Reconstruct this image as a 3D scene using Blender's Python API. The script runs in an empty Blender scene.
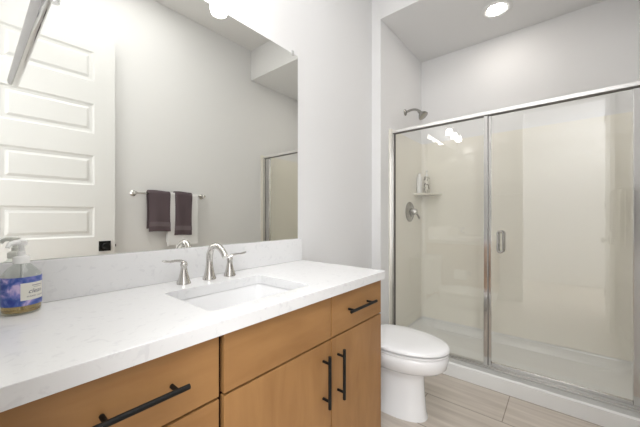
import bpy, bmesh, math, random
from mathutils import Vector, Matrix
random.seed(4)
PI = math.pi
SC = bpy.context.scene
COL = SC.collection

# ---------------------------------------------------------------- camera, world, exposure
cam_d = bpy.data.cameras.new('camera')
cam = bpy.data.objects.new('camera', cam_d); COL.objects.link(cam)
cam.location = (0, -1.2332, 1.1362)
cam.rotation_euler = (PI/2, 0, -(PI/2 - 0.6934))      # optical axis 39.7 deg from +x towards +y
cam_d.sensor_width = 36
cam_d.lens = 293.49/640*36
cam_d.shift_y = (216.43-213.5)/640
cam_d.clip_start = 0.01
SC.camera = cam

w = bpy.data.worlds.new('world'); SC.world = w; w.use_nodes = True
w.node_tree.nodes['Background'].inputs[0].default_value = (0.9, 0.93, 1, 1)
w.node_tree.nodes['Background'].inputs[1].default_value = 0.3

SC.view_settings.view_transform = 'Standard'
SC.view_settings.look = 'None'
SC.view_settings.gamma = 1
SC.view_settings.use_curve_mapping = False
SC.view_settings.exposure = 0.5

VANITY_LAMP = 11.5       # emission strength of the three shades
SHOWER_LAMP = 44.0
HALL_POWER = 36.0
ROOM_POWER = 9.5
HALL_SIDE_FILL = 15.0  # base power of the added fill pair in the hall

def area(name, loc, rot, sx, sy, power, color):
    l = bpy.data.lights.new(name, 'AREA'); l.shape = 'RECTANGLE'; l.size = sx; l.size_y = sy
    l.energy = power; l.color = color
    o = bpy.data.objects.new(name, l); COL.objects.link(o); o.location = loc; o.rotation_euler = rot
    return o
# added fill light under the hall ceiling, reaching in through the open doorway
area('hall_ceiling_fill', (-.85, -1.75, 3.08), (0, 0, 0), .9, 1.1, HALL_POWER, (0.96, 0.97, 1.0))

# two tall fill lights added at the hall's far end, outside the reflected view
area('hall_side_fill', (-1.68, -2.08, 1.35), (0, -PI/2, 0), 2.4, .6, HALL_SIDE_FILL*1.5, (.97, .98, 1.0))
area('hall_side_fill', (-1.68, -.26, 1.35), (0, -PI/2, 0), 2.4, .6, HALL_SIDE_FILL*.5, (.97, .98, 1.0))
# unseen soft fill added below the bathroom ceiling, over the vanity and doorway
area('room_ceiling_fill', (.70, -.85, 3.085), (0, 0, 0), 1.0, 1.0, ROOM_POWER, (1.0, .99, .985))

# ---------------------------------------------------------------- materials
def mat(name, col, rough=.5, metal=0, spec=.5, **k):
    m = bpy.data.materials.new(name); m.use_nodes = True
    b = m.node_tree.nodes['Principled BSDF']
    b.inputs['Base Color'].default_value = (*col, 1)
    b.inputs['Roughness'].default_value = rough
    b.inputs['Metallic'].default_value = metal
    b.inputs['Specular IOR Level'].default_value = spec
    for a, v in k.items(): b.inputs[a].default_value = v
    return m
def NT(m): return m.node_tree, m.node_tree.nodes, m.node_tree.links, m.node_tree.nodes['Principled BSDF']
def add_bump(m, scale, strength, dist=.002, detail=3, stretch=(1, 1, 1)):
    t, n, l, b = NT(m)
    tc = n.new('ShaderNodeTexCoord'); mp = n.new('ShaderNodeMapping'); mp.inputs['Scale'].default_value = stretch
    no = n.new('ShaderNodeTexNoise'); no.inputs['Scale'].default_value = scale; no.inputs['Detail'].default_value = detail
    bu = n.new('ShaderNodeBump'); bu.inputs['Strength'].default_value = strength; bu.inputs['Distance'].default_value = dist
    l.new(tc.outputs['Object'], mp.inputs[0]); l.new(mp.outputs[0], no.inputs['Vector'])
    l.new(no.outputs['Fac'], bu.inputs['Height']); l.new(bu.outputs[0], b.inputs['Normal'])
def noise_color(m, c1, c2, scale, stretch=(1, 1, 1), lo=.35, hi=.65, detail=5, dist=0):
    t, n, l, b = NT(m)
    tc = n.new('ShaderNodeTexCoord'); mp = n.new('ShaderNodeMapping'); mp.inputs['Scale'].default_value = stretch
    no = n.new('ShaderNodeTexNoise'); no.inputs['Scale'].default_value = scale; no.inputs['Detail'].default_value = detail
    no.inputs['Distortion'].default_value = dist
    r = n.new('ShaderNodeValToRGB'); r.color_ramp.elements[0].position = lo; r.color_ramp.elements[1].position = hi
    r.color_ramp.elements[0].color = (*c1, 1); r.color_ramp.elements[1].color = (*c2, 1)
    l.new(tc.outputs['Object'], mp.inputs[0]); l.new(mp.outputs[0], no.inputs['Vector'])
    l.new(no.outputs['Fac'], r.inputs[0]); l.new(r.outputs[0], b.inputs['Base Color'])
    return r
def emis(name, col, s):
    m = mat(name, (.9, .9, .9), .4)
    b = m.node_tree.nodes['Principled BSDF']
    b.inputs['Emission Color'].default_value = (*col, 1); b.inputs['Emission Strength'].default_value = s
    return m

M = {}
M['wall'] = mat('wall_paint', (.80, .798, .795), .6, spec=.3); add_bump(M['wall'], 180, .12)
M['ceil'] = mat('ceiling_paint', (.80, .79, .78), .75, spec=.2); add_bump(M['ceil'], 150, .12)
M['trim'] = mat('white_trim_paint', (.80, .80, .79), .35)
M['door'] = mat('white_door_paint', (.76, .76, .75), .38)
M['quartz'] = mat('white_quartz', (.83, .83, .83), .16)
noise_color(M['quartz'], (.77, .77, .775), (.83, .83, .83), 45, lo=.33, hi=.42, detail=8, dist=.8)
M['porcelain'] = mat('porcelain', (.86, .86, .86), .08)
M['chrome'] = mat('chrome', (.82, .82, .82), .07, 1)
M['nickel'] = mat('brushed_nickel', (.62, .60, .57), .22, 1)
M['satin'] = mat('satin_nickel', (.40, .39, .37), .22, 1)
M['polished'] = mat('polished_nickel', (.64, .62, .59), .11, 1)
M['dull'] = mat('dull_aluminium', (.55, .54, .52), .38, 1)
M['gasket'] = mat('dark_gasket', (.13, .12, .11), .6)
M['rail'] = mat('brushed_aluminium', (.84, .83, .81), .32, 1)
M['frame'] = mat('bright_aluminium', (.62, .61, .60), .13, 1)
M['black'] = mat('matt_black_metal', (.004, .004, .004), .5, 0, .3)
M['carcass'] = mat('dark_cabinet_edge', (.03, .007, .003), .7, 0, .2)
M['surround'] = mat('cream_acrylic', (.86, .83, .745), .12, 0, .5)
M['pan'] = mat('white_acrylic', (.80, .80, .78), .2)
M['bottle_white'] = mat('white_plastic', (.85, .85, .83), .35)
M['towel_dark'] = mat('plum_grey_terry', (.125, .095, .105), .95, 0, .1); add_bump(M['towel_dark'], 420, .9, .004)
M['band_dark'] = mat('plum_grey_woven_band', (.17, .135, .145), .7, 0, .2)
M['towel_white'] = mat('white_terry', (.88, .88, .88), .95, 0, .1); add_bump(M['towel_white'], 420, .8, .004)
M['paper'] = mat('tissue', (.86, .86, .85), .9, 0, .1)
M['liquid'] = mat('amber_soap', (.82, .60, .25), .1, 0, .5, **{'Transmission Weight': .75})
M['hallwall'] = mat('hall_paint', (.82, .82, .815), .7)
M['shade'] = emis('lit_opal_glass', (1, .965, .92), VANITY_LAMP)
M['lens_shower'] = emis('lit_shower_lens', (1, .935, .87), SHOWER_LAMP)
M['silver'] = mat('mirror_silver', (.92, .925, .885), .0, 1)
M['ink'] = mat('dark_ink', (.05, .05, .10), .6)
M['cream_label'] = mat('cream_paper', (.80, .78, .70), .6)

# wood: stained maple, soft grain
def wood(name, stretch):
    m = mat(name, (.4, .2, .08), .42, 0, .4)
    t, n, l, b = NT(m)
    tc = n.new('ShaderNodeTexCoord'); mp = n.new('ShaderNodeMapping'); mp.inputs['Scale'].default_value = stretch
    n1 = n.new('ShaderNodeTexNoise'); n1.inputs['Scale'].default_value = 3; n1.inputs['Detail'].default_value = 8; n1.inputs['Distortion'].default_value = .6
    n2 = n.new('ShaderNodeTexNoise'); n2.inputs['Scale'].default_value = 4; n2.inputs['Detail'].default_value = 2
    r = n.new('ShaderNodeValToRGB')
    r.color_ramp.elements[0].position = .3; r.color_ramp.elements[1].position = .72
    r.color_ramp.elements[0].color = (.325, .162, .058, 1); r.color_ramp.elements[1].color = (.415, .222, .084, 1)
    mx = n.new('ShaderNodeMixRGB'); mx.blend_type = 'MULTIPLY'; mx.inputs[0].default_value = .5
    r2 = n.new('ShaderNodeValToRGB'); r2.color_ramp.elements[0].position = .35; r2.color_ramp.elements[1].position = .65
    r2.color_ramp.elements[0].color = (.80, .77, .73, 1); r2.color_ramp.elements[1].color = (1, 1, 1, 1)
    l.new(tc.outputs['Object'], mp.inputs[0]); l.new(mp.outputs[0], n1.inputs['Vector']); l.new(tc.outputs['Object'], n2.inputs['Vector'])
    l.new(n1.outputs['Fac'], r.inputs[0]); l.new(n2.outputs['Fac'], r2.inputs[0])
    l.new(r.outputs[0], mx.inputs[1]); l.new(r2.outputs[0], mx.inputs[2]); l.new(mx.outputs[0], b.inputs['Base Color'])
    return m
M['wood_h'] = wood('maple_horizontal_grain', (1.2, 5, 5))
M['wood_v'] = wood('maple_vertical_grain', (5, 5, 1.2))

# floor: plank-look tiles laid along y
m = M['floor'] = mat('wood_look_tile', (.5, .45, .4), .3, 0, .4)
t, n, l, b = NT(m)
tc = n.new('ShaderNodeTexCoord'); sp = n.new('ShaderNodeSeparateXYZ'); cb = n.new('ShaderNodeCombineXYZ')
a1 = n.new('ShaderNodeMath'); a1.operation = 'ADD'; a1.inputs[1].default_value = .56+6.1
a2 = n.new('ShaderNodeMath'); a2.operation = 'ADD'; a2.inputs[1].default_value = -.06+6.1
l.new(tc.outputs['Object'], sp.inputs[0]); l.new(sp.outputs['Y'], a1.inputs[0]); l.new(sp.outputs['X'], a2.inputs[0])
l.new(a1.outputs[0], cb.inputs[0]); l.new(a2.outputs[0], cb.inputs[1])
br = n.new('ShaderNodeTexBrick'); br.offset = .672; br.squash = 1
br.inputs['Scale'].default_value = 1; br.inputs['Brick Width'].default_value = .61; br.inputs['Row Height'].default_value = .305
br.inputs['Mortar Size'].default_value = .0025; br.inputs['Mortar Smooth'].default_value = .1
br.inputs['Color1'].default_value = (1, 1, 1, 1); br.inputs['Color2'].default_value = (.92, .915, .91, 1); br.inputs['Mortar'].default_value = (.46, .42, .38, 1)
mp = n.new('ShaderNodeMapping'); mp.inputs['Scale'].default_value = (26, 1.6, 1)
no = n.new('ShaderNodeTexNoise'); no.inputs['Scale'].default_value = 1; no.inputs['Detail'].default_value = 6; no.inputs['Distortion'].default_value = .4
rp = n.new('ShaderNodeValToRGB'); rp.color_ramp.elements[0].position = .3; rp.color_ramp.elements[1].position = .7
rp.color_ramp.elements[0].color = (.50, .44, .375, 1); rp.color_ramp.elements[1].color = (.68, .615, .54, 1)
mx = n.new('ShaderNodeMixRGB'); mx.blend_type = 'MULTIPLY'; mx.inputs[0].default_value = 1
l.new(tc.outputs['Object'], mp.inputs[0]); l.new(mp.outputs[0], no.inputs['Vector']); l.new(no.outputs['Fac'], rp.inputs[0])
l.new(cb.outputs[0], br.inputs['Vector']); l.new(rp.outputs[0], mx.inputs[1]); l.new(br.outputs['Color'], mx.inputs[2])
l.new(mx.outputs[0], b.inputs['Base Color'])

# clear glass that lets light through: transparent + fresnel gloss
def glass(name, tint, ior=1.45, extra=.0):
    m = bpy.data.materials.new(name); m.use_nodes = True
    n, l = m.node_tree.nodes, m.node_tree.links; n.clear()
    out = n.new('ShaderNodeOutputMaterial'); mix = n.new('ShaderNodeMixShader')
    tr = n.new('ShaderNodeBsdfTransparent'); tr.inputs[0].default_value = (*tint, 1)
    gl = n.new('ShaderNodeBsdfGlossy'); gl.inputs['Roughness'].default_value = 0.0; gl.inputs[0].default_value = (1, 1, 1, 1)
    fr = n.new('ShaderNodeFresnel'); fr.inputs[0].default_value = ior
    ge = n.new('ShaderNodeNewGeometry'); mr = n.new('ShaderNodeMapRange')   # the thin pane does not bend light: same ior from both sides
    mr.inputs['To Min'].default_value = ior; mr.inputs['To Max'].default_value = 1/ior
    l.new(ge.outputs['Backfacing'], mr.inputs['Value']); l.new(mr.outputs[0], fr.inputs[0])
    ad = n.new('ShaderNodeMath'); ad.operation = 'ADD'; ad.inputs[1].default_value = extra; ad.use_clamp = True
    l.new(fr.outputs[0], ad.inputs[0]); l.new(ad.outputs[0], mix.inputs[0])
    l.new(tr.outputs[0], mix.inputs[1]); l.new(gl.outputs[0], mix.inputs[2]); l.new(mix.outputs[0], out.inputs[0])
    return m
M['glass'] = glass('shower_glass', (.995, .997, .99), 1.55)
M['clear'] = glass('clear_plastic', (.90, .92, .90), 1.4)

# blue and violet watercolour label
m = M['label'] = mat('floral_label', (.3, .35, .6), .35)
r = noise_color(m, (.03, .06, .33), (.62, .50, .74), 30, lo=.36, hi=.66, detail=4, dist=1.2)
e = r.color_ramp.elements.new(.46); e.color = (.07, .13, .42, 1)
e = r.color_ramp.elements.new(.58); e.color = (.24, .24, .58, 1)

# ---------------------------------------------------------------- builders
def link(name, bm, m, parent=None, smooth=False, autosmooth=None):
    bmesh.ops.recalc_face_normals(bm, faces=bm.faces)
    me = bpy.data.meshes.new(name); bm.to_mesh(me); bm.free()
    me.materials.append(m)
    if smooth:
        for p in me.polygons: p.use_smooth = True
        if autosmooth:
            try: me.set_sharp_from_angle(angle=math.radians(autosmooth))
            except Exception: pass
    o = bpy.data.objects.new(name, me); COL.objects.link(o)
    if parent: o.parent = parent; o.matrix_parent_inverse = Matrix.Identity(4)
    return o
def box(bm, x0, x1, y0, y1, z0, z1, bev=0, seg=2):
    mt = Matrix.Translation(((x0+x1)/2, (y0+y1)/2, (z0+z1)/2)) @ Matrix.Diagonal((abs(x1-x0), abs(y1-y0), abs(z1-z0), 1))
    r = bmesh.ops.create_cube(bm, size=1, matrix=mt)
    if bev:
        es = {e for v in r['verts'] for e in v.link_edges}
        bmesh.ops.bevel(bm, geom=list(es), offset=bev, segments=seg, affect='EDGES', profile=.6)
    return bm
def loops(bm, rings, cap0=True, cap1=True, closed=True):
    vs = [[bm.verts.new(p) for p in r] for r in rings]
    n_ = len(vs[0])
    for a, b_ in zip(vs, vs[1:]):
        for i in range(n_ if closed else n_-1):
            j = (i+1) % n_
            bm.faces.new((a[i], a[j], b_[j], b_[i]))
    if cap0: bm.faces.new(vs[0][::-1])
    if cap1: bm.faces.new(vs[-1])
    return vs
def lathe(bm, prof, mt=Matrix.Identity(4), n_=32, cap0=True, cap1=True):
    rings = [[mt @ Vector((r*math.cos(2*PI*i/n_), r*math.sin(2*PI*i/n_), z)) for i in range(n_)] for r, z in prof]
    loops(bm, rings, cap0, cap1)
def tube(bm, pts, rad, n_=12, closed=False, flat=(1, 1)):
    pts = [Vector(p) for p in pts]; N = len(pts)
    rads = rad if isinstance(rad, (list, tuple)) else [rad]*N
    rings = []; up = None
    for i, p in enumerate(pts):
        if closed: d = (pts[(i+1) % N]-pts[i-1]).normalized()
        else: d = (pts[min(i+1, N-1)]-pts[max(i-1, 0)]).normalized()
        if up is None:
            up = Vector((0, 0, 1)) if abs(d.z) < .9 else Vector((1, 0, 0))
        s = d.cross(up).normalized(); up = s.cross(d).normalized()
        rings.append([p + rads[i]*(math.cos(2*PI*k/n_)*s*flat[0] + math.sin(2*PI*k/n_)*up*flat[1]) for k in range(n_)])
    if closed: rings.append([v.copy() for v in rings[0]])
    loops(bm, rings, not closed, not closed)
    if closed: bmesh.ops.remove_doubles(bm, verts=bm.verts, dist=1e-5)
def bez(p0, p1, p2, p3, n_=12):
    p0, p1, p2, p3 = map(Vector, (p0, p1, p2, p3))
    return [(1-t)**3*p0+3*(1-t)**2*t*p1+3*(1-t)*t*t*p2+t**3*p3 for t in [i/n_ for i in range(n_+1)]]
def rrect(x0, x1, y0, y1, r, z, n_=6):
    out = []
    for cx, cy, a in ((x1-r, y1-r, 0), (x0+r, y1-r, PI/2), (x0+r, y0+r, PI), (x1-r, y0+r, 1.5*PI)):
        for k in range(n_+1):
            t_ = a+PI/2*k/n_; out.append((cx+r*math.cos(t_), cy+r*math.sin(t_), z))
    return out
def B(): return bmesh.new()
def mv(p, q): return Matrix.Translation(p) @ q
RX = lambda a: Matrix.Rotation(a, 4, 'X')
RY = lambda a: Matrix.Rotation(a, 4, 'Y')
RZ = lambda a: Matrix.Rotation(a, 4, 'Z')
def thing(name, label, cat, loc=(0, 0, 0), group=None):
    o = bpy.data.objects.new(name, None); COL.objects.link(o); o.location = loc
    o.empty_display_size = .05
    o['label'] = label; o['category'] = cat
    if group: o['group'] = group
    return o
def part(name, bm, m, t, smooth=False, auto=40, label=None):
    """mesh given in world coordinates, stored relative to its thing"""
    off = Vector((0, 0, 0)); q = t
    while q: off += q.location; q = q.parent
    bmesh.ops.translate(bm, verts=bm.verts, vec=-off)
    o = link(name, bm, m, t, smooth, auto)
    if label: o['label'] = label
    return o
def tag(o, label, cat, group=None):
    o['label'] = label; o['category'] = cat
    if group: o['group'] = group
    return o
def struct(name, bm, m, parent=None):
    o = link(name, bm, m, parent)
    if not parent: o['kind'] = 'structure'
    return o

# ---------------------------------------------------------------- dimensions
XR, XB, XD, XF = 2.16, 3.05, 2.355, 2.20     # wing, shower back, door plane, curb front
WG, W = .082, 1.64
HC, HS = 3.10, 2.75
DY0, DY1, DH = -1.61, -.80, 2.535            # doorway

# ---------------------------------------------------------------- setting
bm = B(); box(bm, -1.8, 3.15, -2.6, .5, -.1, 0); struct('floor', bm, M['floor'])
bm = B(); box(bm, -1.8, XR, -W-.1, .1, HC, HC+.1); struct('ceiling', bm, M['ceil'])
bm = B(); box(bm, XR, XB+.1, -W-.1, .1, HS, HC+.1); struct('ceiling_shower', bm, M['wall'])
bm = B(); box(bm, -.12, XR, 0, .1, 0, HC); struct('wall_back', bm, M['wall'])
bm = B(); box(bm, XR, XB+.1, -WG, .1, 0, HS); struct('wall_shower_left', bm, M['wall'])
bm = B(); box(bm, XB, XB+.1, -W, -WG, 0, HS); struct('wall_shower_back', bm, M['wall'])
bm = B(); box(bm, -.12, XB+.1, -W-.1, -W, 0, HC); struct('wall_front', bm, M['wall'])
bm = B(); box(bm, -.12, 0, DY1, 0, 0, HC); box(bm, -.12, 0, DY0, DY1, DH, HC); box(bm, -.12, 0, -W, DY0, 0, HC)
struct('wall_left', bm, M['wall'])
# hall outside the doorway
bm = B(); box(bm, -1.8, -1.7, -2.6, .5, 0, HC); struct('wall_hall_end', bm, M['hallwall'])
bm = B(); box(bm, -1.7, -.12, .1, .2, 0, HC); struct('wall_hall_right', bm, M['hallwall'])
bm = B(); box(bm, -1.7, -.12, -2.5, -2.4, 0, HC); struct('wall_hall_left', bm, M['hallwall'])
bm = B(); box(bm, -1.8, -.12, -2.6, -W-.1, HC, HC+.1); box(bm, -1.8, -.12, .1, .5, HC, HC+.1); struct('ceiling_hall', bm, M['ceil'])
bm = B(); box(bm, -.14, -.12, -2.4, -W, 0, HC); struct('wall_hall_side', bm, M['hallwall'])
# trim
bm = B(); box(bm, 0, .016, DY1, DY1+.07, 0, DH+.07, .003); box(bm, 0, .016, DY0, DY1, DH, DH+.07, .003)
box(bm, -.12, .0, DY1-.012, DY1, 0, DH); box(bm, -.12, 0, DY0, DY1-.012, DH-.012, DH)
struct('trim_1', bm, M['trim'])
bm = B(); box(bm, 1.29, XR, -.014, 0, 0, .11, .003); struct('baseboard_back', bm, M['trim'])
bm = B(); box(bm, .80, XR, -W, -W+.014, 0, .11, .003); struct('baseboard_front', bm, M['trim'])
bm = B(); box(bm, XR-.014, XR, -WG, -.014, 0, .11, .003); struct('baseboard_wing', bm, M['trim'])

# ---- the door, swung open against the front wall
door = bpy.data.objects.new('door_1', None); COL.objects.link(door); door['kind'] = 'structure'
door.location = (.004, -1.636, .012); door.rotation_euler = (0, 0, math.radians(2.2))
DW, DT, DHH = .765, .034, 2.512
bm = B()
# rails and stiles around six sunk panels, each panel raised in its middle
px0, px1 = .125, DW-.135
pz = [(.165+.40*k-.0, .165+.40*k+.232) for k in range(6)]
zs = [0]+[v for p in pz for v in p]+[DHH]
def ring_panel(x0, x1, z0, z1, yf, s):
    vv = []
    for ins, dy in ((0, 0), (.012, -.009), (.030, -.011), (.048, -.002)):
        vv.append([bm.verts.new((x, yf+s*dy, z)) for x, z in ((x0+ins, z0+ins), (x1-ins, z0+ins), (x1-ins, z1-ins), (x0+ins, z1-ins))])
    for a, b_ in zip(vv, vv[1:]):
        for i in range(4): bm.faces.new((a[i], a[(i+1) % 4], b_[(i+1) % 4], b_[i]))
    bm.faces.new(vv[-1])
def quad(*ps): bm.faces.new([bm.verts.new(p) for p in ps])
for yf, s in ((DT, 1), (0, -1)):
    for a, b_ in ((0, px0), (px1, DW)): quad((a, yf, 0), (b_, yf, 0), (b_, yf, DHH), (a, yf, DHH))
    for i in range(0, len(zs)-1, 2): quad((px0, yf, zs[i]), (px1, yf, zs[i]), (px1, yf, zs[i+1]), (px0, yf, zs[i+1]))
    for z0, z1 in pz: ring_panel(px0, px1, z0, z1, yf, s)
quad((0, 0, 0), (0, DT, 0), (0, DT, DHH), (0, 0, DHH)); quad((DW, 0, 0), (DW, DT, 0), (DW, DT, DHH), (DW, 0, DHH))
quad((0, 0, 0), (DW, 0, 0), (DW, DT, 0), (0, DT, 0)); quad((0, 0, DHH), (DW, 0, DHH), (DW, DT, DHH), (0, DT, DHH))
bmesh.ops.remove_doubles(bm, verts=bm.verts, dist=1e-5)
leaf = link('door_leaf', bm, M['door'], door)
bm = B(); box(bm, DW-.108, DW-.030, DT, DT+.008, .852, .930, .002)
ros = link('handle_plate', bm, M['black'], door); ros['label'] = 'square black handle plate'
bm = B(); lathe(bm, [(.011, 0), (.011, .026), (.024, .030), (.027, .036), (.027, .048), (.023, .052)], mv((DW-.069, DT+.008, .891), RX(-PI/2)), 24)
link('handle_knob', bm, M['black'], ros, True, 40)
bm = B(); box(bm, DW, DW+.002, DT*.25, DT*.75, .855, .925); box(bm, DW+.002, DW+.010, DT*.35, DT*.65, .88, .90, .002)
link('latch', bm, M['black'], door)
for z in (.25, 1.25, 2.25):
    bm = B(); tube(bm, [(0.002, DT+.006, z-.045), (0.002, DT+.006, z+.045)], .006); link('hinge', bm, M['black'], door, True, 40)

# ---------------------------------------------------------------- shower
pan = thing('shower_pan', 'low white shower pan with raised curb along the tiled floor', 'shower pan', (XF, -.86, 0))
bm = B()
Y0, Y1 = -W+.001, -WG-.001
def rr(x0, x1, y0, y1, z, r): return rrect(x0, x1, y0, y1, r, z)
rings = [rr(XF, XB-.002, Y0, Y1, 0.0, .004), rr(XF, XB-.002, Y0, Y1, .088, .004), rr(XF+.012, XB-.004, Y0+.002, Y1-.002, .096, .004),
         rr(XF+.04, XB-.012, Y0+.010, Y1-.010, .080, .006), rr(2.385, XB-.050, Y0+.040, Y1-.040, .066, .03), rr(2.40, XB-.075, Y0+.065, Y1-.065, .058, .04),
         rr(2.42, XB-.095, Y0+.09, Y1-.09, .036, .06), rr(2.50, XB-.2, Y0+.2, Y1-.2, .030, .08)]
loops(bm, rings)
part('basin', bm, M['pan'], pan, True, 35)
bm = B(); lathe(bm, [(.0, .031), (.055, .031), (.055, .034), (.045, .036), (0.001, .036)], mv((2.70, -.29, 0), Matrix.Identity(4)), 28, False, False)
part('drain', bm, M['chrome'], pan, True, 40)

sur = thing('shower_surround', 'glossy cream acrylic wall surround lining the shower behind the glass', 'shower surround', (2.7, -.86, .09))
bm = B()
ZS0, ZS1 = .098, 1.885
x_in, yl, yr = XB-.014, -WG-.012, -W+.012
pl = [(2.30, yl), (2.31, yl)]
out_ = []
def arc(cx, cy, r, a0, a1, k=8): return [(cx+r*math.cos(a0+(a1-a0)*i/k), cy+r*math.sin(a0+(a1-a0)*i/k)) for i in range(k+1)]
inner = [(2.30, yl)] + arc(x_in-.03, yl-.03, .03, PI/2, 0) + arc(x_in-.03, yr+.03, .03, 0, -PI/2) + [(2.30, yr)]
outer = [(2.30, -WG-.002), (XB-.002, -WG-.002), (XB-.002, -W+.002), (2.30, -W+.002)]
prof = inner
n_in = len(inner)
def lvl(z, dx=0): return [bm.verts.new((x, y, z)) for x, y in inner], [bm.verts.new((x, y, z)) for x, y in outer]
i0, o0 = lvl(ZS0); i1, o1 = lvl(ZS1)
for k in range(n_in-1): bm.faces.new((i0[k], i0[k+1], i1[k+1], i1[k]))
for k in range(3): bm.faces.new((o0[k], o0[k+1], o1[k+1], o1[k]))
for a, b_ in ((i0, o0), (i1, o1)): bm.faces.new(a+b_[::-1])
bm.faces.new((i0[0], i1[0], o1[0], o0[0])); bm.faces.new((i0[-1], i1[-1], o1[-1], o0[-1]))
part('wall_panel', bm, M['surround'], sur, True, 30)
# corner shelf moulded on the surround
bm = B(); R_ = .225
cx, cy = x_in-.001, yl-.001
pts = [(cx, cy)] + [(cx-R_*math.cos(PI/2*i/10)*1.0, cy-R_*math.sin(PI/2*i/10)*.92) for i in range(11)]
loops(bm, [[(cx+(x-cx)*f_, cy+(y-cy)*f_, z) for x, y in pts] for f_, z in ((.90, 1.345), (.99, 1.352), (1, 1.360), (.985, 1.366))])
part('corner_shelf', bm, M['surround'], sur)

enc = thing('shower_enclosure', 'framed glass shower screen with bright metal posts and a hinged door', 'shower door', (XD, -.86, .08))
def fbox(name, *a, m='frame', bev=.002, par=None):
    bm = B(); box(bm, *a, bev); return part(name, bm, M[m], par or enc)
bm = B(); box(bm, XD-.022, XD+.022, -W+.013, -WG-.013, 1.850, 1.874, .003)
part('top_rail', bm, M['rail'], enc)
bm = B(); box(bm, XD-.030, XD+.022, -W+.013, -WG-.013, .073, .082, .002); box(bm, XD-.010, XD+.018, -W+.013, -WG-.013, .082, .092, .002)
part('bottom_track', bm, M['dull'], enc)
bm = B(); box(bm, XD-.02, XD+.02, -WG-.030, -WG-.013, .080, 1.842, .002); part('jamb', bm, M['frame'], enc)
bm = B(); box(bm, XD-.022, XD+.022, -W+.013, -W+.052, .080, 1.842, .002); part('jamb', bm, M['frame'], enc)
bm = B(); box(bm, XD-.022, XD+.022, -.822, -.796, .080, 1.842, .003); part('center_post', bm, M['frame'], enc)
bm = B(); box(bm, XD-.003, XD+.003, -.797, -WG-.028, .090, 1.845); part('fixed_pane', bm, M['glass'], enc)
bm = B(); box(bm, XD-.018, XD+.010, -W+.02, -WG-.02, 1.8435, 1.8498); box(bm, XD-.014, XD+.010, -WG-.036, -WG-.0305, .09, 1.843); box(bm, XD-.014, XD+.010, -.8255, -.8222, .09, 1.843)
part('gasket', bm, M['gasket'], enc, label='thin dark gasket')
dr = fbox('door_frame', XD-.016, XD+.016, -1.583, -1.527, .098, 1.838)
bm = B(); box(bm, XD-.016, XD+.016, -.842, -.826, .098, 1.838, .002); part('door_stile', bm, M['frame'], dr)
bm = B(); box(bm, XD-.003, XD+.003, -1.530, -.840, .098, 1.838); part('door_pane', bm, M['glass'], dr)
bm = B(); box(bm, XD-.010, XD+.010, -1.527, -.842, .094, .116, .002); part('door_sweep', bm, M['frame'], dr)
for s in (-1, 1):
    bm = B(); yc, zc = -.900, .962
    lp = []
    for k in range(28):
        a = 2*PI*k/28; r_ = .016
        lp.append((XD+s*.034, yc+r_*math.cos(a), zc+(.056 if math.sin(a) > 0 else -.056)+r_*math.sin(a)))
    tube(bm, lp, .0055, 10, True)
    for z in (-.056, .056):
        tube(bm, [(XD+s*.003, yc, zc+z+.016*(1 if z > 0 else -1)), (XD+s*.034, yc, zc+z+.016*(1 if z > 0 else -1))], .006, 10)
    bmesh.ops.recalc_face_normals(bm, faces=bm.faces)
    part('door_handle', bm, M['satin'], dr, True, 50)

sh = thing('shower_fixture', 'brushed nickel shower head on a curved arm high on the shower wall', 'shower head', (2.64, -WG, 2.10))
bm = B(); lathe(bm, [(.030, 0), (.030, .004), (.024, .010), (.012, .016)], mv((2.64, -WG, 2.115), RX(PI/2)), 24); part('flange', bm, M['satin'], sh, True)
arm = bez((2.64, -WG-.004, 2.115), (2.64, -WG-.07, 2.132), (2.64, -WG-.11, 2.128), (2.64, -WG-.135, 2.095), 12)
bm = B(); tube(bm, arm, .0105, 12); part('shower_arm', bm, M['satin'], sh, True)
bm = B()
q = mv((2.64, -WG-.135, 2.095), RX(PI - math.radians(38)))
lathe(bm, [(.013, -.008), (.016, .006), (.015, .014), (.022, .026), (.038, .044), (.045, .060), (.045, .066), (.039, .069)], q, 28)
part('spray_head', bm, M['satin'], sh, True, 35)

sv = thing('shower_valve', 'round nickel shower valve with a short lever handle on the surround', 'shower valve', (2.715, yl, 1.18))
q = mv((2.715, yl, 1.18), RX(PI/2)) @ Matrix.Scale(1.17, 4)
bm = B(); lathe(bm, [(.082, 0), (.082, .004), (.076, .009), (.055, .012), (.05, .016), (.038, .018)], q, 36); part('escutcheon', bm, M['satin'], sv, True, 35)
bm = B(); lathe(bm, [(.030, .016), (.028, .034), (.022, .052), (.018, .060)], q, 28); part('handle_hub', bm, M['satin'], sv, True, 35)
bm = B(); tube(bm, bez((2.715, yl-.05, 1.18), (2.74, yl-.058, 1.165), (2.77, yl-.062, 1.15), (2.79, yl-.066, 1.115), 8), [.012, .011, .010, .009, .009, .009, .009, .010, .008], 12)
part('lever', bm, M['satin'], sv, True)

bt = thing('shampoo_bottle', 'plain white slim bottle at the left of the shower corner shelf', 'bottle', (2.905, -.118, 1.366))
bm = B(); loops(bm, [rrect(2.905-a, 2.905+a, -.118-b_, -.118+b_, min(a, b_)*.95, z) for a, b_, z in ((.026, .018, 1.367), (.032, .022, 1.373), (.032, .022, 1.53), (.024, .017, 1.535), (.012, .012, 1.54))])
part('body', bm, M['bottle_white'], bt, True, 40)
bm = B(); lathe(bm, [(.014, 1.540), (.014, 1.562), (.011, 1.565)], mv((2.905, -.118, 0), Matrix.Identity(4)), 20); part('cap', bm, M['bottle_white'], bt, True)
bt = thing('conditioner_bottle', 'patterned pale bottle with dark spots beside the white one on the corner shelf', 'bottle', (2.955, -.172, 1.366))
m = M['spotted'] = mat('spotted_plastic', (.6, .6, .5), .3); noise_color(m, (.18, .15, .12), (.74, .72, .64), 55, lo=.40, hi=.47, detail=1)
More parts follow.
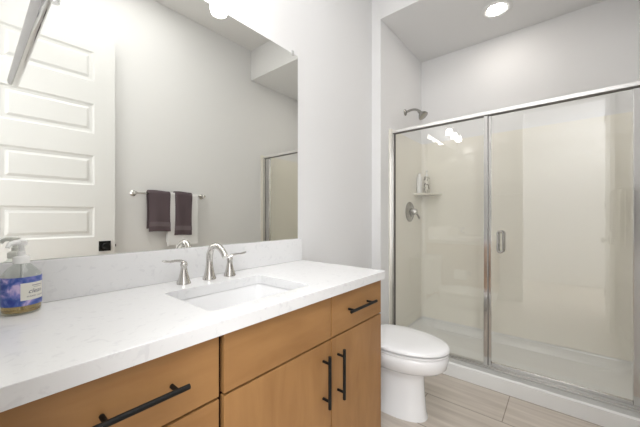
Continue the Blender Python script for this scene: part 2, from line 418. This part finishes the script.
bm = B(); lathe(bm, [(.024, 1.367), (.028, 1.373), (.028, 1.52), (.022, 1.535), (.012, 1.54)], mv((2.955, -.172, 0), Matrix.Identity(4)), 24); part('body', bm, m, bt, True)
bm = B(); lathe(bm, [(.014, 1.54), (.014, 1.556), (.005, 1.558), (.005, 1.585), (.010, 1.587), (.010, 1.597)], mv((2.955, -.172, 0), Matrix.Identity(4)), 20)
tube(bm, [(2.955, -.172, 1.592), (2.93, -.19, 1.590)], .005, 8); part('pump', bm, M['bottle_white'], bt, True)

# ---------------------------------------------------------------- toilet
TX = 1.635
to = thing('toilet', 'white elongated toilet with closed lid between vanity and shower', 'toilet', (TX, -.52, 0))
def egg(yc, a, bf, bb, z, n_=40, x=TX, pw=2.0):
    out = []
    for k in range(n_):
        t_ = 2*PI*k/n_; c_, s_ = math.cos(t_), math.sin(t_)
        X = a*math.copysign(abs(c_)**(2/pw), c_); Y = (bf if s_ < 0 else bb)*math.copysign(abs(s_)**(2/(pw if s_ < 0 else 2.6)), s_)
        out.append((x+X, yc+Y, z))
    return out
bm = B(); LX = TX+.010
loops(bm, [egg(-.43, .100, .215, .22, 0, x=LX, pw=2.3), egg(-.43, .100, .213, .22, .012, x=LX, pw=2.3), egg(-.43, .094, .207, .215, .03, x=LX, pw=2.3), egg(-.43, .088, .200, .20, .12, x=LX, pw=2.2),
           egg(-.43, .085, .196, .20, .22, x=LX), egg(-.43, .087, .198, .20, .245, x=LX), egg(-.45, .104, .220, .20, .268), egg(-.48, .140, .243, .21, .290), egg(-.495, .165, .256, .22, .316),
           egg(-.50, .174, .258, .23, .350), egg(-.50, .175, .258, .235, .378), egg(-.50, .170, .253, .23, .386)])
part('bowl', bm, M['porcelain'], to, True, 60)
# trapway bulge at the sides
bm = B()
tube(bm, [(TX, -.30, .20), (TX, -.22, .27), (TX, -.16, .20), (TX, -.13, .08), (TX, -.12, 0.03)], [.075, .09, .095, .095, .10], 20, False, (1.0, .9))
part('trapway', bm, M['porcelain'], to, True, 60)
bm = B(); loops(bm, [egg(-.50, .168, .253, .225, .3885), egg(-.50, .176, .261, .235, .390), egg(-.50, .177, .262, .235, .3985), egg(-.50, .168, .253, .23, .4010), egg(-.50, .150, .235, .22, .4012), egg(-.50, .150, .235, .22, .4075)])
part('seat', bm, M['porcelain'], to, True, 50)
bm = B(); loops(bm, [egg(-.50, .160, .246, .225, .4078), egg(-.50, .179, .265, .24, .4090), egg(-.50, .179, .265, .24, .419), egg(-.50, .173, .259, .235, .426), egg(-.50, .155, .25, .21, .431), egg(-.50, .09, .16, .13, .434)])
part('lid', bm, M['porcelain'], to, True, 50)
for s in (-1, 1):
    bm = B(); box(bm, TX+s*.075-.022, TX+s*.075+.022, -.268, -.235, .386, .425, .006); part('hinge_block', bm, M['porcelain'], to)
bm = B(); loops(bm, [rrect(TX-a, TX+a, -.225, -.022, .035, z) for a, z in ((.17, .37), (.195, .40), (.205, .69))]); part('tank', bm, M['porcelain'], to, True, 40)
bm = B(); loops(bm, [rrect(TX-a, TX+a, -.23-b_, -.018, .035, z) for a, b_, z in ((.21, .004, .691), (.215, .008, .70), (.215, .008, .718), (.205, 0, .728))]); part('tank_lid', bm, M['porcelain'], to, True, 40)
bm = B(); lathe(bm, [(.014, 0), (.014, .010), (.008, .014)], mv((TX-.15, -.225, .64), RX(PI/2)), 18); tube(bm, [(TX-.15, -.243, .64), (TX-.08, -.25, .632)], [.007, .006], 10)
part('flush_lever', bm, M['chrome'], to, True)

# ---------------------------------------------------------------- vanity
CT, CB = .874, .8354
def pull(par, p0, p1, horiz=True):
    """black bar pull between two points, standing .032 off the front"""
    bm = B(); p0, p1 = Vector(p0), Vector(p1); d = (p1-p0).normalized(); L = (p1-p0).length
    tube(bm, [p0, p1], .0062, 14)
    for s in (.14, .86):
        q_ = p0+(p1-p0)*s; tube(bm, [q_, q_+Vector((0, .0325, 0))], .005, 10)
    return part('handle', bm, M['black'], par, True, 40, 'matt black bar handle')
def carcass(bm, x0, x1):
    t_ = .016
    box(bm, x0, x0+t_, -.528, -.004, .10, CB-.002); box(bm, x1-t_, x1, -.528, -.004, .10, CB-.002)
    box(bm, x0+t_, x1-t_, -.52, -.004, .10, .116); box(bm, x0+t_, x1-t_, -.012, -.004, .116, CB-.002)
    box(bm, x0+t_, x1-t_, -.528, -.516, .655, CB-.002); box(bm, x0+t_, x1-t_, -.46, -.448, 0, .10)
ca = thing('drawer_cabinet', 'brown wood drawer cabinet at the left end below the soap bottle', 'cabinet', (.21, -.27, 0))
bm = B(); carcass(bm, .003, .4165); part('body', bm, M['carcass'], ca)
FY0, FY1 = -.550, -.530
for z0, z1, hz in ((.672, .832, .752), (.390, .665, .59), (.105, .383, .30)):
    bm = B(); box(bm, .006, .4150, FY0, FY1, z0, z1, .0015); d_ = part('drawer', bm, M['wood_h'], ca)
    pull(d_, (.140, -.582, hz), (.322, -.582, hz))
cb_ = thing('sink_cabinet', 'brown wood sink cabinet with two doors and a small top drawer', 'cabinet', (.85, -.27, 0))
bm = B(); carcass(bm, .4195, 1.284); box(bm, .879, .895, -.528, -.3, .116, .655); part('body', bm, M['carcass'], cb_)
bm = B(); box(bm, 1.2842, 1.2880, -.529, -.003, .0, CB-.002); part('end_panel', bm, M['wood_v'], cb_)
bm = B(); box(bm, .4300, .8868, FY0, FY1, .672, .832, .0015); part('false_front', bm, M['wood_h'], cb_)
bm = B(); box(bm, .8938, 1.2845, FY0, FY1, .672, .832, .0015); d_ = part('drawer', bm, M['wood_h'], cb_)
pull(d_, (.978, -.582, .755), (1.183, -.582, .755))
bm = B(); box(bm, .4300, .8868, FY0, FY1, .105, .665, .0015); d_ = part('door', bm, M['wood_v'], cb_); pull(d_, (.840, -.582, .438), (.840, -.582, .628))
bm = B(); box(bm, .8938, 1.2845, FY0, FY1, .105, .665, .0015); d_ = part('door', bm, M['wood_v'], cb_); pull(d_, (.931, -.582, .430), (.931, -.582, .622))

# countertop with a rounded rectangular cut-out
SX0, SX1, SY0, SY1 = .430, .842, -.487, -.178
bm = B()
oc = [(0.002, -.57), (1.2943, -.57), (1.2943, -.002), (.002, -.002)]
ic = [(x, y) for x, y, _ in rrect(SX0, SX1, SY0, SY1, .022, 0)]
ov = [bm.verts.new((x, y, CT)) for x, y in oc]; iv = [bm.verts.new((x, y, CT)) for x, y in ic]
es = [bm.edges.new((a[i], a[(i+1) % len(a)])) for a in (ov, iv) for i in range(len(a))]
bmesh.ops.triangle_fill(bm, use_beauty=True, edges=es)
ex = bmesh.ops.extrude_face_region(bm, geom=bm.faces[:])
bmesh.ops.translate(bm, verts=[v for v in ex['geom'] if isinstance(v, bmesh.types.BMVert)], vec=(0, 0, -(CT-CB)))
bmesh.ops.recalc_face_normals(bm, faces=bm.faces)
ctop = link('countertop', bm, M['quartz']); bv = ctop.modifiers.new('b', 'BEVEL'); bv.width = .0018; bv.segments = 2; bv.limit_method = 'ANGLE'; bv.angle_limit = math.radians(60)
tag(ctop, 'long white quartz countertop across both vanity cabinets', 'countertop')
bm = B(); box(bm, .002, 1.2943, -.021, -.0015, CT+.0005, 1.0036, .0015)
tag(link('backsplash', bm, M['quartz']), 'low white quartz backsplash strip under the wall mirror', 'backsplash')

sk = thing('sink', 'white rectangular undermount sink set into the countertop', 'sink', (.636, -.33, CB-.14))
bm = B(); e_ = -.004
rs = []
for ins, z, r_ in ((-.012, CB-.001, .03), (e_, CB-.001, .024), (.002, CB-.012, .026), (.010, CB-.07, .032), (.024, CB-.112, .045), (.060, CB-.130, .05), (.13, CB-.137, .01)):
    rs.append(rrect(SX0+ins, SX1-ins, SY0+ins, SY1-ins, r_, z, 8))
ou = [rrect(SX0+ins, SX1-ins, SY0+ins, SY1-ins, r_, z, 8) for ins, z, r_ in ((.10, CB-.150, .03), (.014, CB-.128, .05), (-.006, CB-.07, .035), (-.012, CB-.012, .035), (-.012, CB-.010, .03))]
loops(bm, ou+rs)
part('basin', bm, M['porcelain'], sk, True, 50)
bm = B(); lathe(bm, [(.001, CB-.1368), (.024, CB-.1368), (.024, CB-.134), (.017, CB-.133), (.015, CB-.135), (.001, CB-.1345)], mv(((SX0+SX1)/2, (SY0+SY1)/2, 0), Matrix.Identity(4)), 28, False, False)
part('drain', bm, M['chrome'], sk, True, 40)

fa = thing('faucet', 'three-piece nickel widespread faucet with arched spout behind the sink', 'faucet', (.649, -.092, CT))
FX, FYY = .649, -.092
bm = B(); q = mv((FX, FYY, CT), Matrix.Identity(4))
lathe(bm, [(.027, .0005), (.027, .005), (.0245, .010), (.0235, .014), (.0195, .028), (.0155, .050), (.0135, .072)], q, 28)
path = bez((FX, FYY, CT+.070), (FX, FYY+.004, CT+.140), (FX, FYY-.045, CT+.158), (FX, FYY-.085, CT+.132), 14) + bez((FX, FYY-.085, CT+.132), (FX, FYY-.100, CT+.124), (FX, FYY-.110, CT+.116), (FX, FYY-.118, CT+.103), 5)[1:]
tube(bm, path, [.0135]*4+[.0125]*5+[.0120]*(len(path)-9), 16)
sp_ = part('spout', bm, M['polished'], fa, True, 50)
for s, hx in ((-1, .541), (1, .745)):
    bm = B(); q = mv((hx, FYY-.002, CT), Matrix.Identity(4))
    lathe(bm, [(.026, .0005), (.026, .005), (.0235, .010), (.0225, .014), (.0175, .030), (.013, .052), (.0115, .066), (.0135, .071), (.0135, .078), (.010, .083)], q, 28)
    h_ = part('handle', bm, M['polished'], fa, True, 50)
    bm = B(); z = CT+.079
    tube(bm, [(hx-s*.008, FYY-.002, z+.002), (hx+s*.012, FYY-.002, z+.011), (hx+s*.032, FYY-.003, z+.014), (hx+s*.055, FYY-.005, z+.013), (hx+s*.072, FYY-.006, z+.016), (hx+s*.082, FYY-.007, z+.019)],
         [.0085, .0105, .0085, .0078, .0085, .0045], 14, False, (1.15, .55))
    part('lever', bm, M['polished'], h_, True, 50)

# soap bottle
BX, BY = .096, -.088
so = thing('hand_soap_bottle', 'clear pump bottle of amber hand soap with blue floral label', 'soap bottle', (BX, BY, CT))
I4 = Matrix.Identity(4); q = mv((BX, BY, CT), I4)
bm = B(); lathe(bm, [(.037, .001), (.0405, .005), (.041, .012), (.041, .098), (.039, .106), (.030, .118), (.018, .131), (.0145, .135), (.0145, .142)], q, 48)
part('bottle', bm, M['clear'], so, True, 50)
bm = B(); lathe(bm, [(.032, .0035), (.0385, .007), (.039, .013), (.039, .055)], q, 40); part('soap', bm, M['liquid'], so, True, 50)
bm = B()
def cyl_patch(bm, r, a0, a1, z0, z1, k=32):
    vs = [[bm.verts.new((BX+r*math.cos(a0+(a1-a0)*i/k), BY+r*math.sin(a0+(a1-a0)*i/k), CT+z)) for z in (z0, z1)] for i in range(k+1)]
    for a, b_ in zip(vs, vs[1:]): bm.faces.new((a[0], b_[0], b_[1], a[1]))
A0 = math.atan2(-1.2332-BY, 0-BX)       # direction towards the doorway
cyl_patch(bm, .0414, A0-1.75, A0+1.75, .024, .100); lab = part('label', bm, M['label'], so, True, 60)
bm = B(); cyl_patch(bm, .0417, A0-.05, A0+1.35, .038, .084, 20); ti = part('title_panel', bm, M['cream_label'], lab, True, 60)
def bent_text(txt, size, ac, z, shear=0, space=1.0):
    cu = bpy.data.curves.new('t', 'FONT'); cu.body = txt; cu.size = size; cu.align_x = 'CENTER'; cu.shear = shear; cu.space_character = space
    o = bpy.data.objects.new('t', cu); COL.objects.link(o)
    dg = bpy.context.evaluated_depsgraph_get(); me = bpy.data.meshes.new_from_object(o.evaluated_get(dg))
    bm = B(); bm.from_mesh(me); bpy.data.objects.remove(o); bpy.data.meshes.remove(me)
    for v in bm.verts:
        a = ac+v.co.x/.0417; zz = v.co.y
        v.co = (BX+.04195*math.cos(a), BY+.04195*math.sin(a), CT+z+zz)
    return bm
part('title_text', bent_text('clean', .0165, A0+.70, .056, .35), M['ink'], ti)
part('title_text', bent_text('HAND SOAP', .0058, A0+.72, .0455, 0, 1.3), M['ink'], ti)
bm = B(); cyl_patch(bm, .04192, A0+.50, A0+1.15, .0755, .0768, 8); cyl_patch(bm, .04192, A0+.58, A0+1.08, .071, .0717, 8); part('title_line', bm, M['ink'], ti)
bm = B()
lathe(bm, [(.0175, .134), (.0175, .150), (.015, .153), (.0085, .155), (.0085, .166), (.006, .167), (.006, .182), (.0115, .183), (.0115, .196), (.008, .199)], q, 28)
dx_, dy_ = -.7, -.71
tube(bm, [(BX, BY, CT+.191), (BX+.022*dx_, BY+.022*dy_, CT+.192), (BX+.035*dx_, BY+.035*dy_, CT+.189), (BX+.040*dx_, BY+.040*dy_, CT+.180)], [.0075, .0065, .0055, .005], 12)
part('pump', bm, M['bottle_white'], so, True, 40, 'white pump')
bm = B(); tube(bm, [(BX, BY, CT+.01), (BX, BY, CT+.134)], .003, 8); part('dip_tube', bm, M['bottle_white'], so, True)

# mirror
mi = thing('wall_mirror', 'large frameless wall mirror above the vanity backsplash', 'mirror', (.636, 0, 1.005))
bm = B(); box(bm, .004, 1.2686, -.006, -.0008, 1.0042, 2.0955, .0008, 1); part('mirror_glass', bm, M['silver'], mi)
for x in (.08, 1.225):
    bm = B(); box(bm, x-.008, x+.008, -.010, -.0005, 2.0958, 2.112, .002); box(bm, x-.008, x+.008, -.010, -.0064, 2.086, 2.0958, .001); part('mirror_clip', bm, M['chrome'], mi)

# vanity light, three shades
vl = thing('vanity_light', 'three-shade wall light mounted above the mirror, seen in the shower glass', 'wall lamp', (.61, 0, 2.33))
bm = B(); box(bm, .34, .88, -.025, -.001, 2.30, 2.36, .006); part('back_plate', bm, M['chrome'], vl)
for x in (.405, .61, .815):
    bm = B(); tube(bm, bez((x, -.02, 2.33), (x, -.08, 2.34), (x, -.12, 2.33), (x, -.12, 2.243), 8), .008, 10); a_ = part('lamp_arm', bm, M['chrome'], vl, True)
    bm = B(); lathe(bm, [(.018, 2.243), (.030, 2.238), (.040, 2.215), (.044, 2.185), (.038, 2.163), (.020, 2.156), (.001, 2.154)], mv((x, -.12, 0), I4), 24, True, False); part('lamp_shade', bm, M['shade'], vl, True, 50)

# ceiling lights
def downlight(x, y, z, lens, label):
    t_ = thing('ceiling_light', label, 'ceiling light', (x, y, z))
    q = mv((x, y, z), I4)
    bm = B(); lathe(bm, [(.108, -.0005), (.108, -.004), (.100, -.009), (.070, -.007), (.064, -.002)], q, 40, True, True); part('trim_ring', bm, M['trim'], t_, True, 40)
    bm = B(); lathe(bm, [(.063, -.0045), (.060, -.0085), (.001, -.0105)], q, 36, True, False); part('lens', bm, M[lens], t_, True, 40)
downlight(2.635, -.83, HS, 'lens_shower', 'round recessed light lit in the lowered shower ceiling')

# left-wall towel bar close to the camera
tb = thing('hand_towel_bar', 'short thick chrome towel bar on the left wall, close up at top left', 'towel bar', (0, -.775, 1.43))
bm = B(); tube(bm, [(.065, -.300, 1.430), (.065, -.304, 1.430), (.065, -.312, 1.430), (.065, -.45, 1.430), (.065, -.60, 1.430), (.065, -.79, 1.430), (.065, -.80, 1.430)], [.0065, .009, .0098, .0098, .0098, .0098, .008], 20)
part('bar', bm, M['chrome'], tb, True, 50)
bm = B(); lathe(bm, [(.026, .0005), (.026, .006), (.018, .012), (.011, .02), (.011, .066)], mv((0, -.775, 1.430), RY(PI/2)), 28); part('mount', bm, M['chrome'], tb, True, 40)

bm = B(); tube(bm, [(.068, -.742, 1.424), (.070, -.742, 1.412), (.071, -.742, 1.404)], [.006, .006, .0045], 12); part('stop_pin', bm, M['chrome'], tb, True, 50)

# opposite towel bar and towels
FW = -W
t2 = thing('towel_bar', 'long nickel towel bar on the wall opposite the mirror', 'towel bar', (1.22, FW, 1.337))
bm = B(); tube(bm, [(.915, FW+.058, 1.337), (1.535, FW+.058, 1.337)], .008, 14); part('bar', bm, M['nickel'], t2, True, 40)
for x in (.915, 1.535):
    bm = B(); lathe(bm, [(.025, .0005), (.025, .007), (.016, .014), (.010, .020), (.010, .052), (.014, .056), (.014, .066), (.010, .070)], mv((x, FW, 1.337), RX(-PI/2)), 24); part('mount', bm, M['nickel'], t2, True, 40)
def towel(name, label, x0, x1, rad, drop_f, drop_b, m, thick=.008, band=None, group=None, skew=0):
    yb, zb = FW+.058, 1.337
    t_ = thing(name, label, 'towel', ((x0+x1)/2, yb, zb+rad), group)
    prof = []
    for z in [zb-drop_b+drop_b*i/8 for i in range(9)]: prof.append((yb-rad, z))
    for k in range(1, 8): a = PI-PI*k/8; prof.append((yb+rad*math.cos(a), zb+rad*math.sin(a)))
    for z in [zb-drop_f*i/16 for i in range(17)]: prof.append((yb+rad, z))
    bm = B(); N = 14; grid = []
    for i in range(N+1):
        u = i/N; x = x0+(x1-x0)*u; col_ = []
        for y, z in prof:
            f_ = max(0, (zb-z))/max(drop_f, .01)
            sgn = 1 if y > yb else 0
            wv = .004*math.sin(u*9+x0*30)*f_*sgn
            col_.append(bm.verts.new((x+skew*f_-(u-.5)*.012*math.sin(f_*3), y+wv+.003*f_*sgn, z+.003*math.sin(u*5))))
        grid.append(col_)
    for a, b_ in zip(grid, grid[1:]):
        for j in range(len(prof)-1): bm.faces.new((a[j], a[j+1], b_[j+1], b_[j]))
    o = part('cloth', bm, m, t_, True, 80)
    s_ = o.modifiers.new('s', 'SOLIDIFY'); s_.thickness = thick; s_.offset = 0
    b2 = o.modifiers.new('b', 'BEVEL'); b2.width = thick*.4; b2.segments = 3
    if band:
        bm = B()
        z0, z1 = zb-drop_f+band[0], zb-drop_f+band[1]
        vs = []
        for i in range(N+1):
            u = i/N; rw = []
            for z in (z0, (z0+z1)/2, z1):
                f_ = (zb-z)/drop_f; x = x0+(x1-x0)*u
                rw.append(bm.verts.new((x+skew*f_-(u-.5)*.012*math.sin(f_*3), yb+rad+.004*math.sin(u*9+x0*30)*f_+.003*f_+thick/2+.001, z+.003*math.sin(u*5))))
            vs.append(rw)
        for a, b_ in zip(vs, vs[1:]):
            for j in range(2): bm.faces.new((a[j], a[j+1], b_[j+1], b_[j]))
        part('woven_band', bm, M['band_dark'], o, True, 80)
    return t_
towel('bath_towel', 'long white bath towel hanging behind the two dark towels', 1.17, 1.465, .015, .47, .44, M['towel_white'], .009)
towel('hand_towel', 'dark plum hand towel at the left, beside the bare bar', 1.010, 1.195, .027, .335, .31, M['towel_dark'], .010, (.045, .085), 'dark hand towels on the towel bar')
towel('hand_towel', 'dark plum hand towel at the right, over the white towel', 1.235, 1.40, .029, .375, .34, M['towel_dark'], .010, (.045, .085), 'dark hand towels on the towel bar', skew=-.008)

# toilet paper holder on the end of the vanity, seen in the shower glass
tp = thing('toilet_paper_holder', 'nickel toilet paper holder on the end of the vanity cabinet', 'paper holder', (1.289, -.39, .53))
bm = B(); lathe(bm, [(.022, 0.0005), (.022, .006), (.009, .012), (.009, .062)], mv((1.288, -.46, .53), RY(PI/2)), 20)
part('mount', bm, M['nickel'], tp, True)
bm = B(); tube(bm, [(1.350, -.46, .53), (1.350, -.32, .53)], .008, 12); part('rod', bm, M['nickel'], tp, True)
bm = B()
mt_ = mv((1.350, -.440, .518), RX(-PI/2))
lathe(bm, [(.020, 0), (.052, 0), (.052, .105), (.020, .105), (.020, 0)], mt_, 32, False, False)
bmesh.ops.remove_doubles(bm, verts=bm.verts, dist=1e-5)
tag(link('toilet_paper_roll', bm, M['paper'], None, True, 40), 'white toilet paper roll on the holder beside the toilet', 'toilet paper')
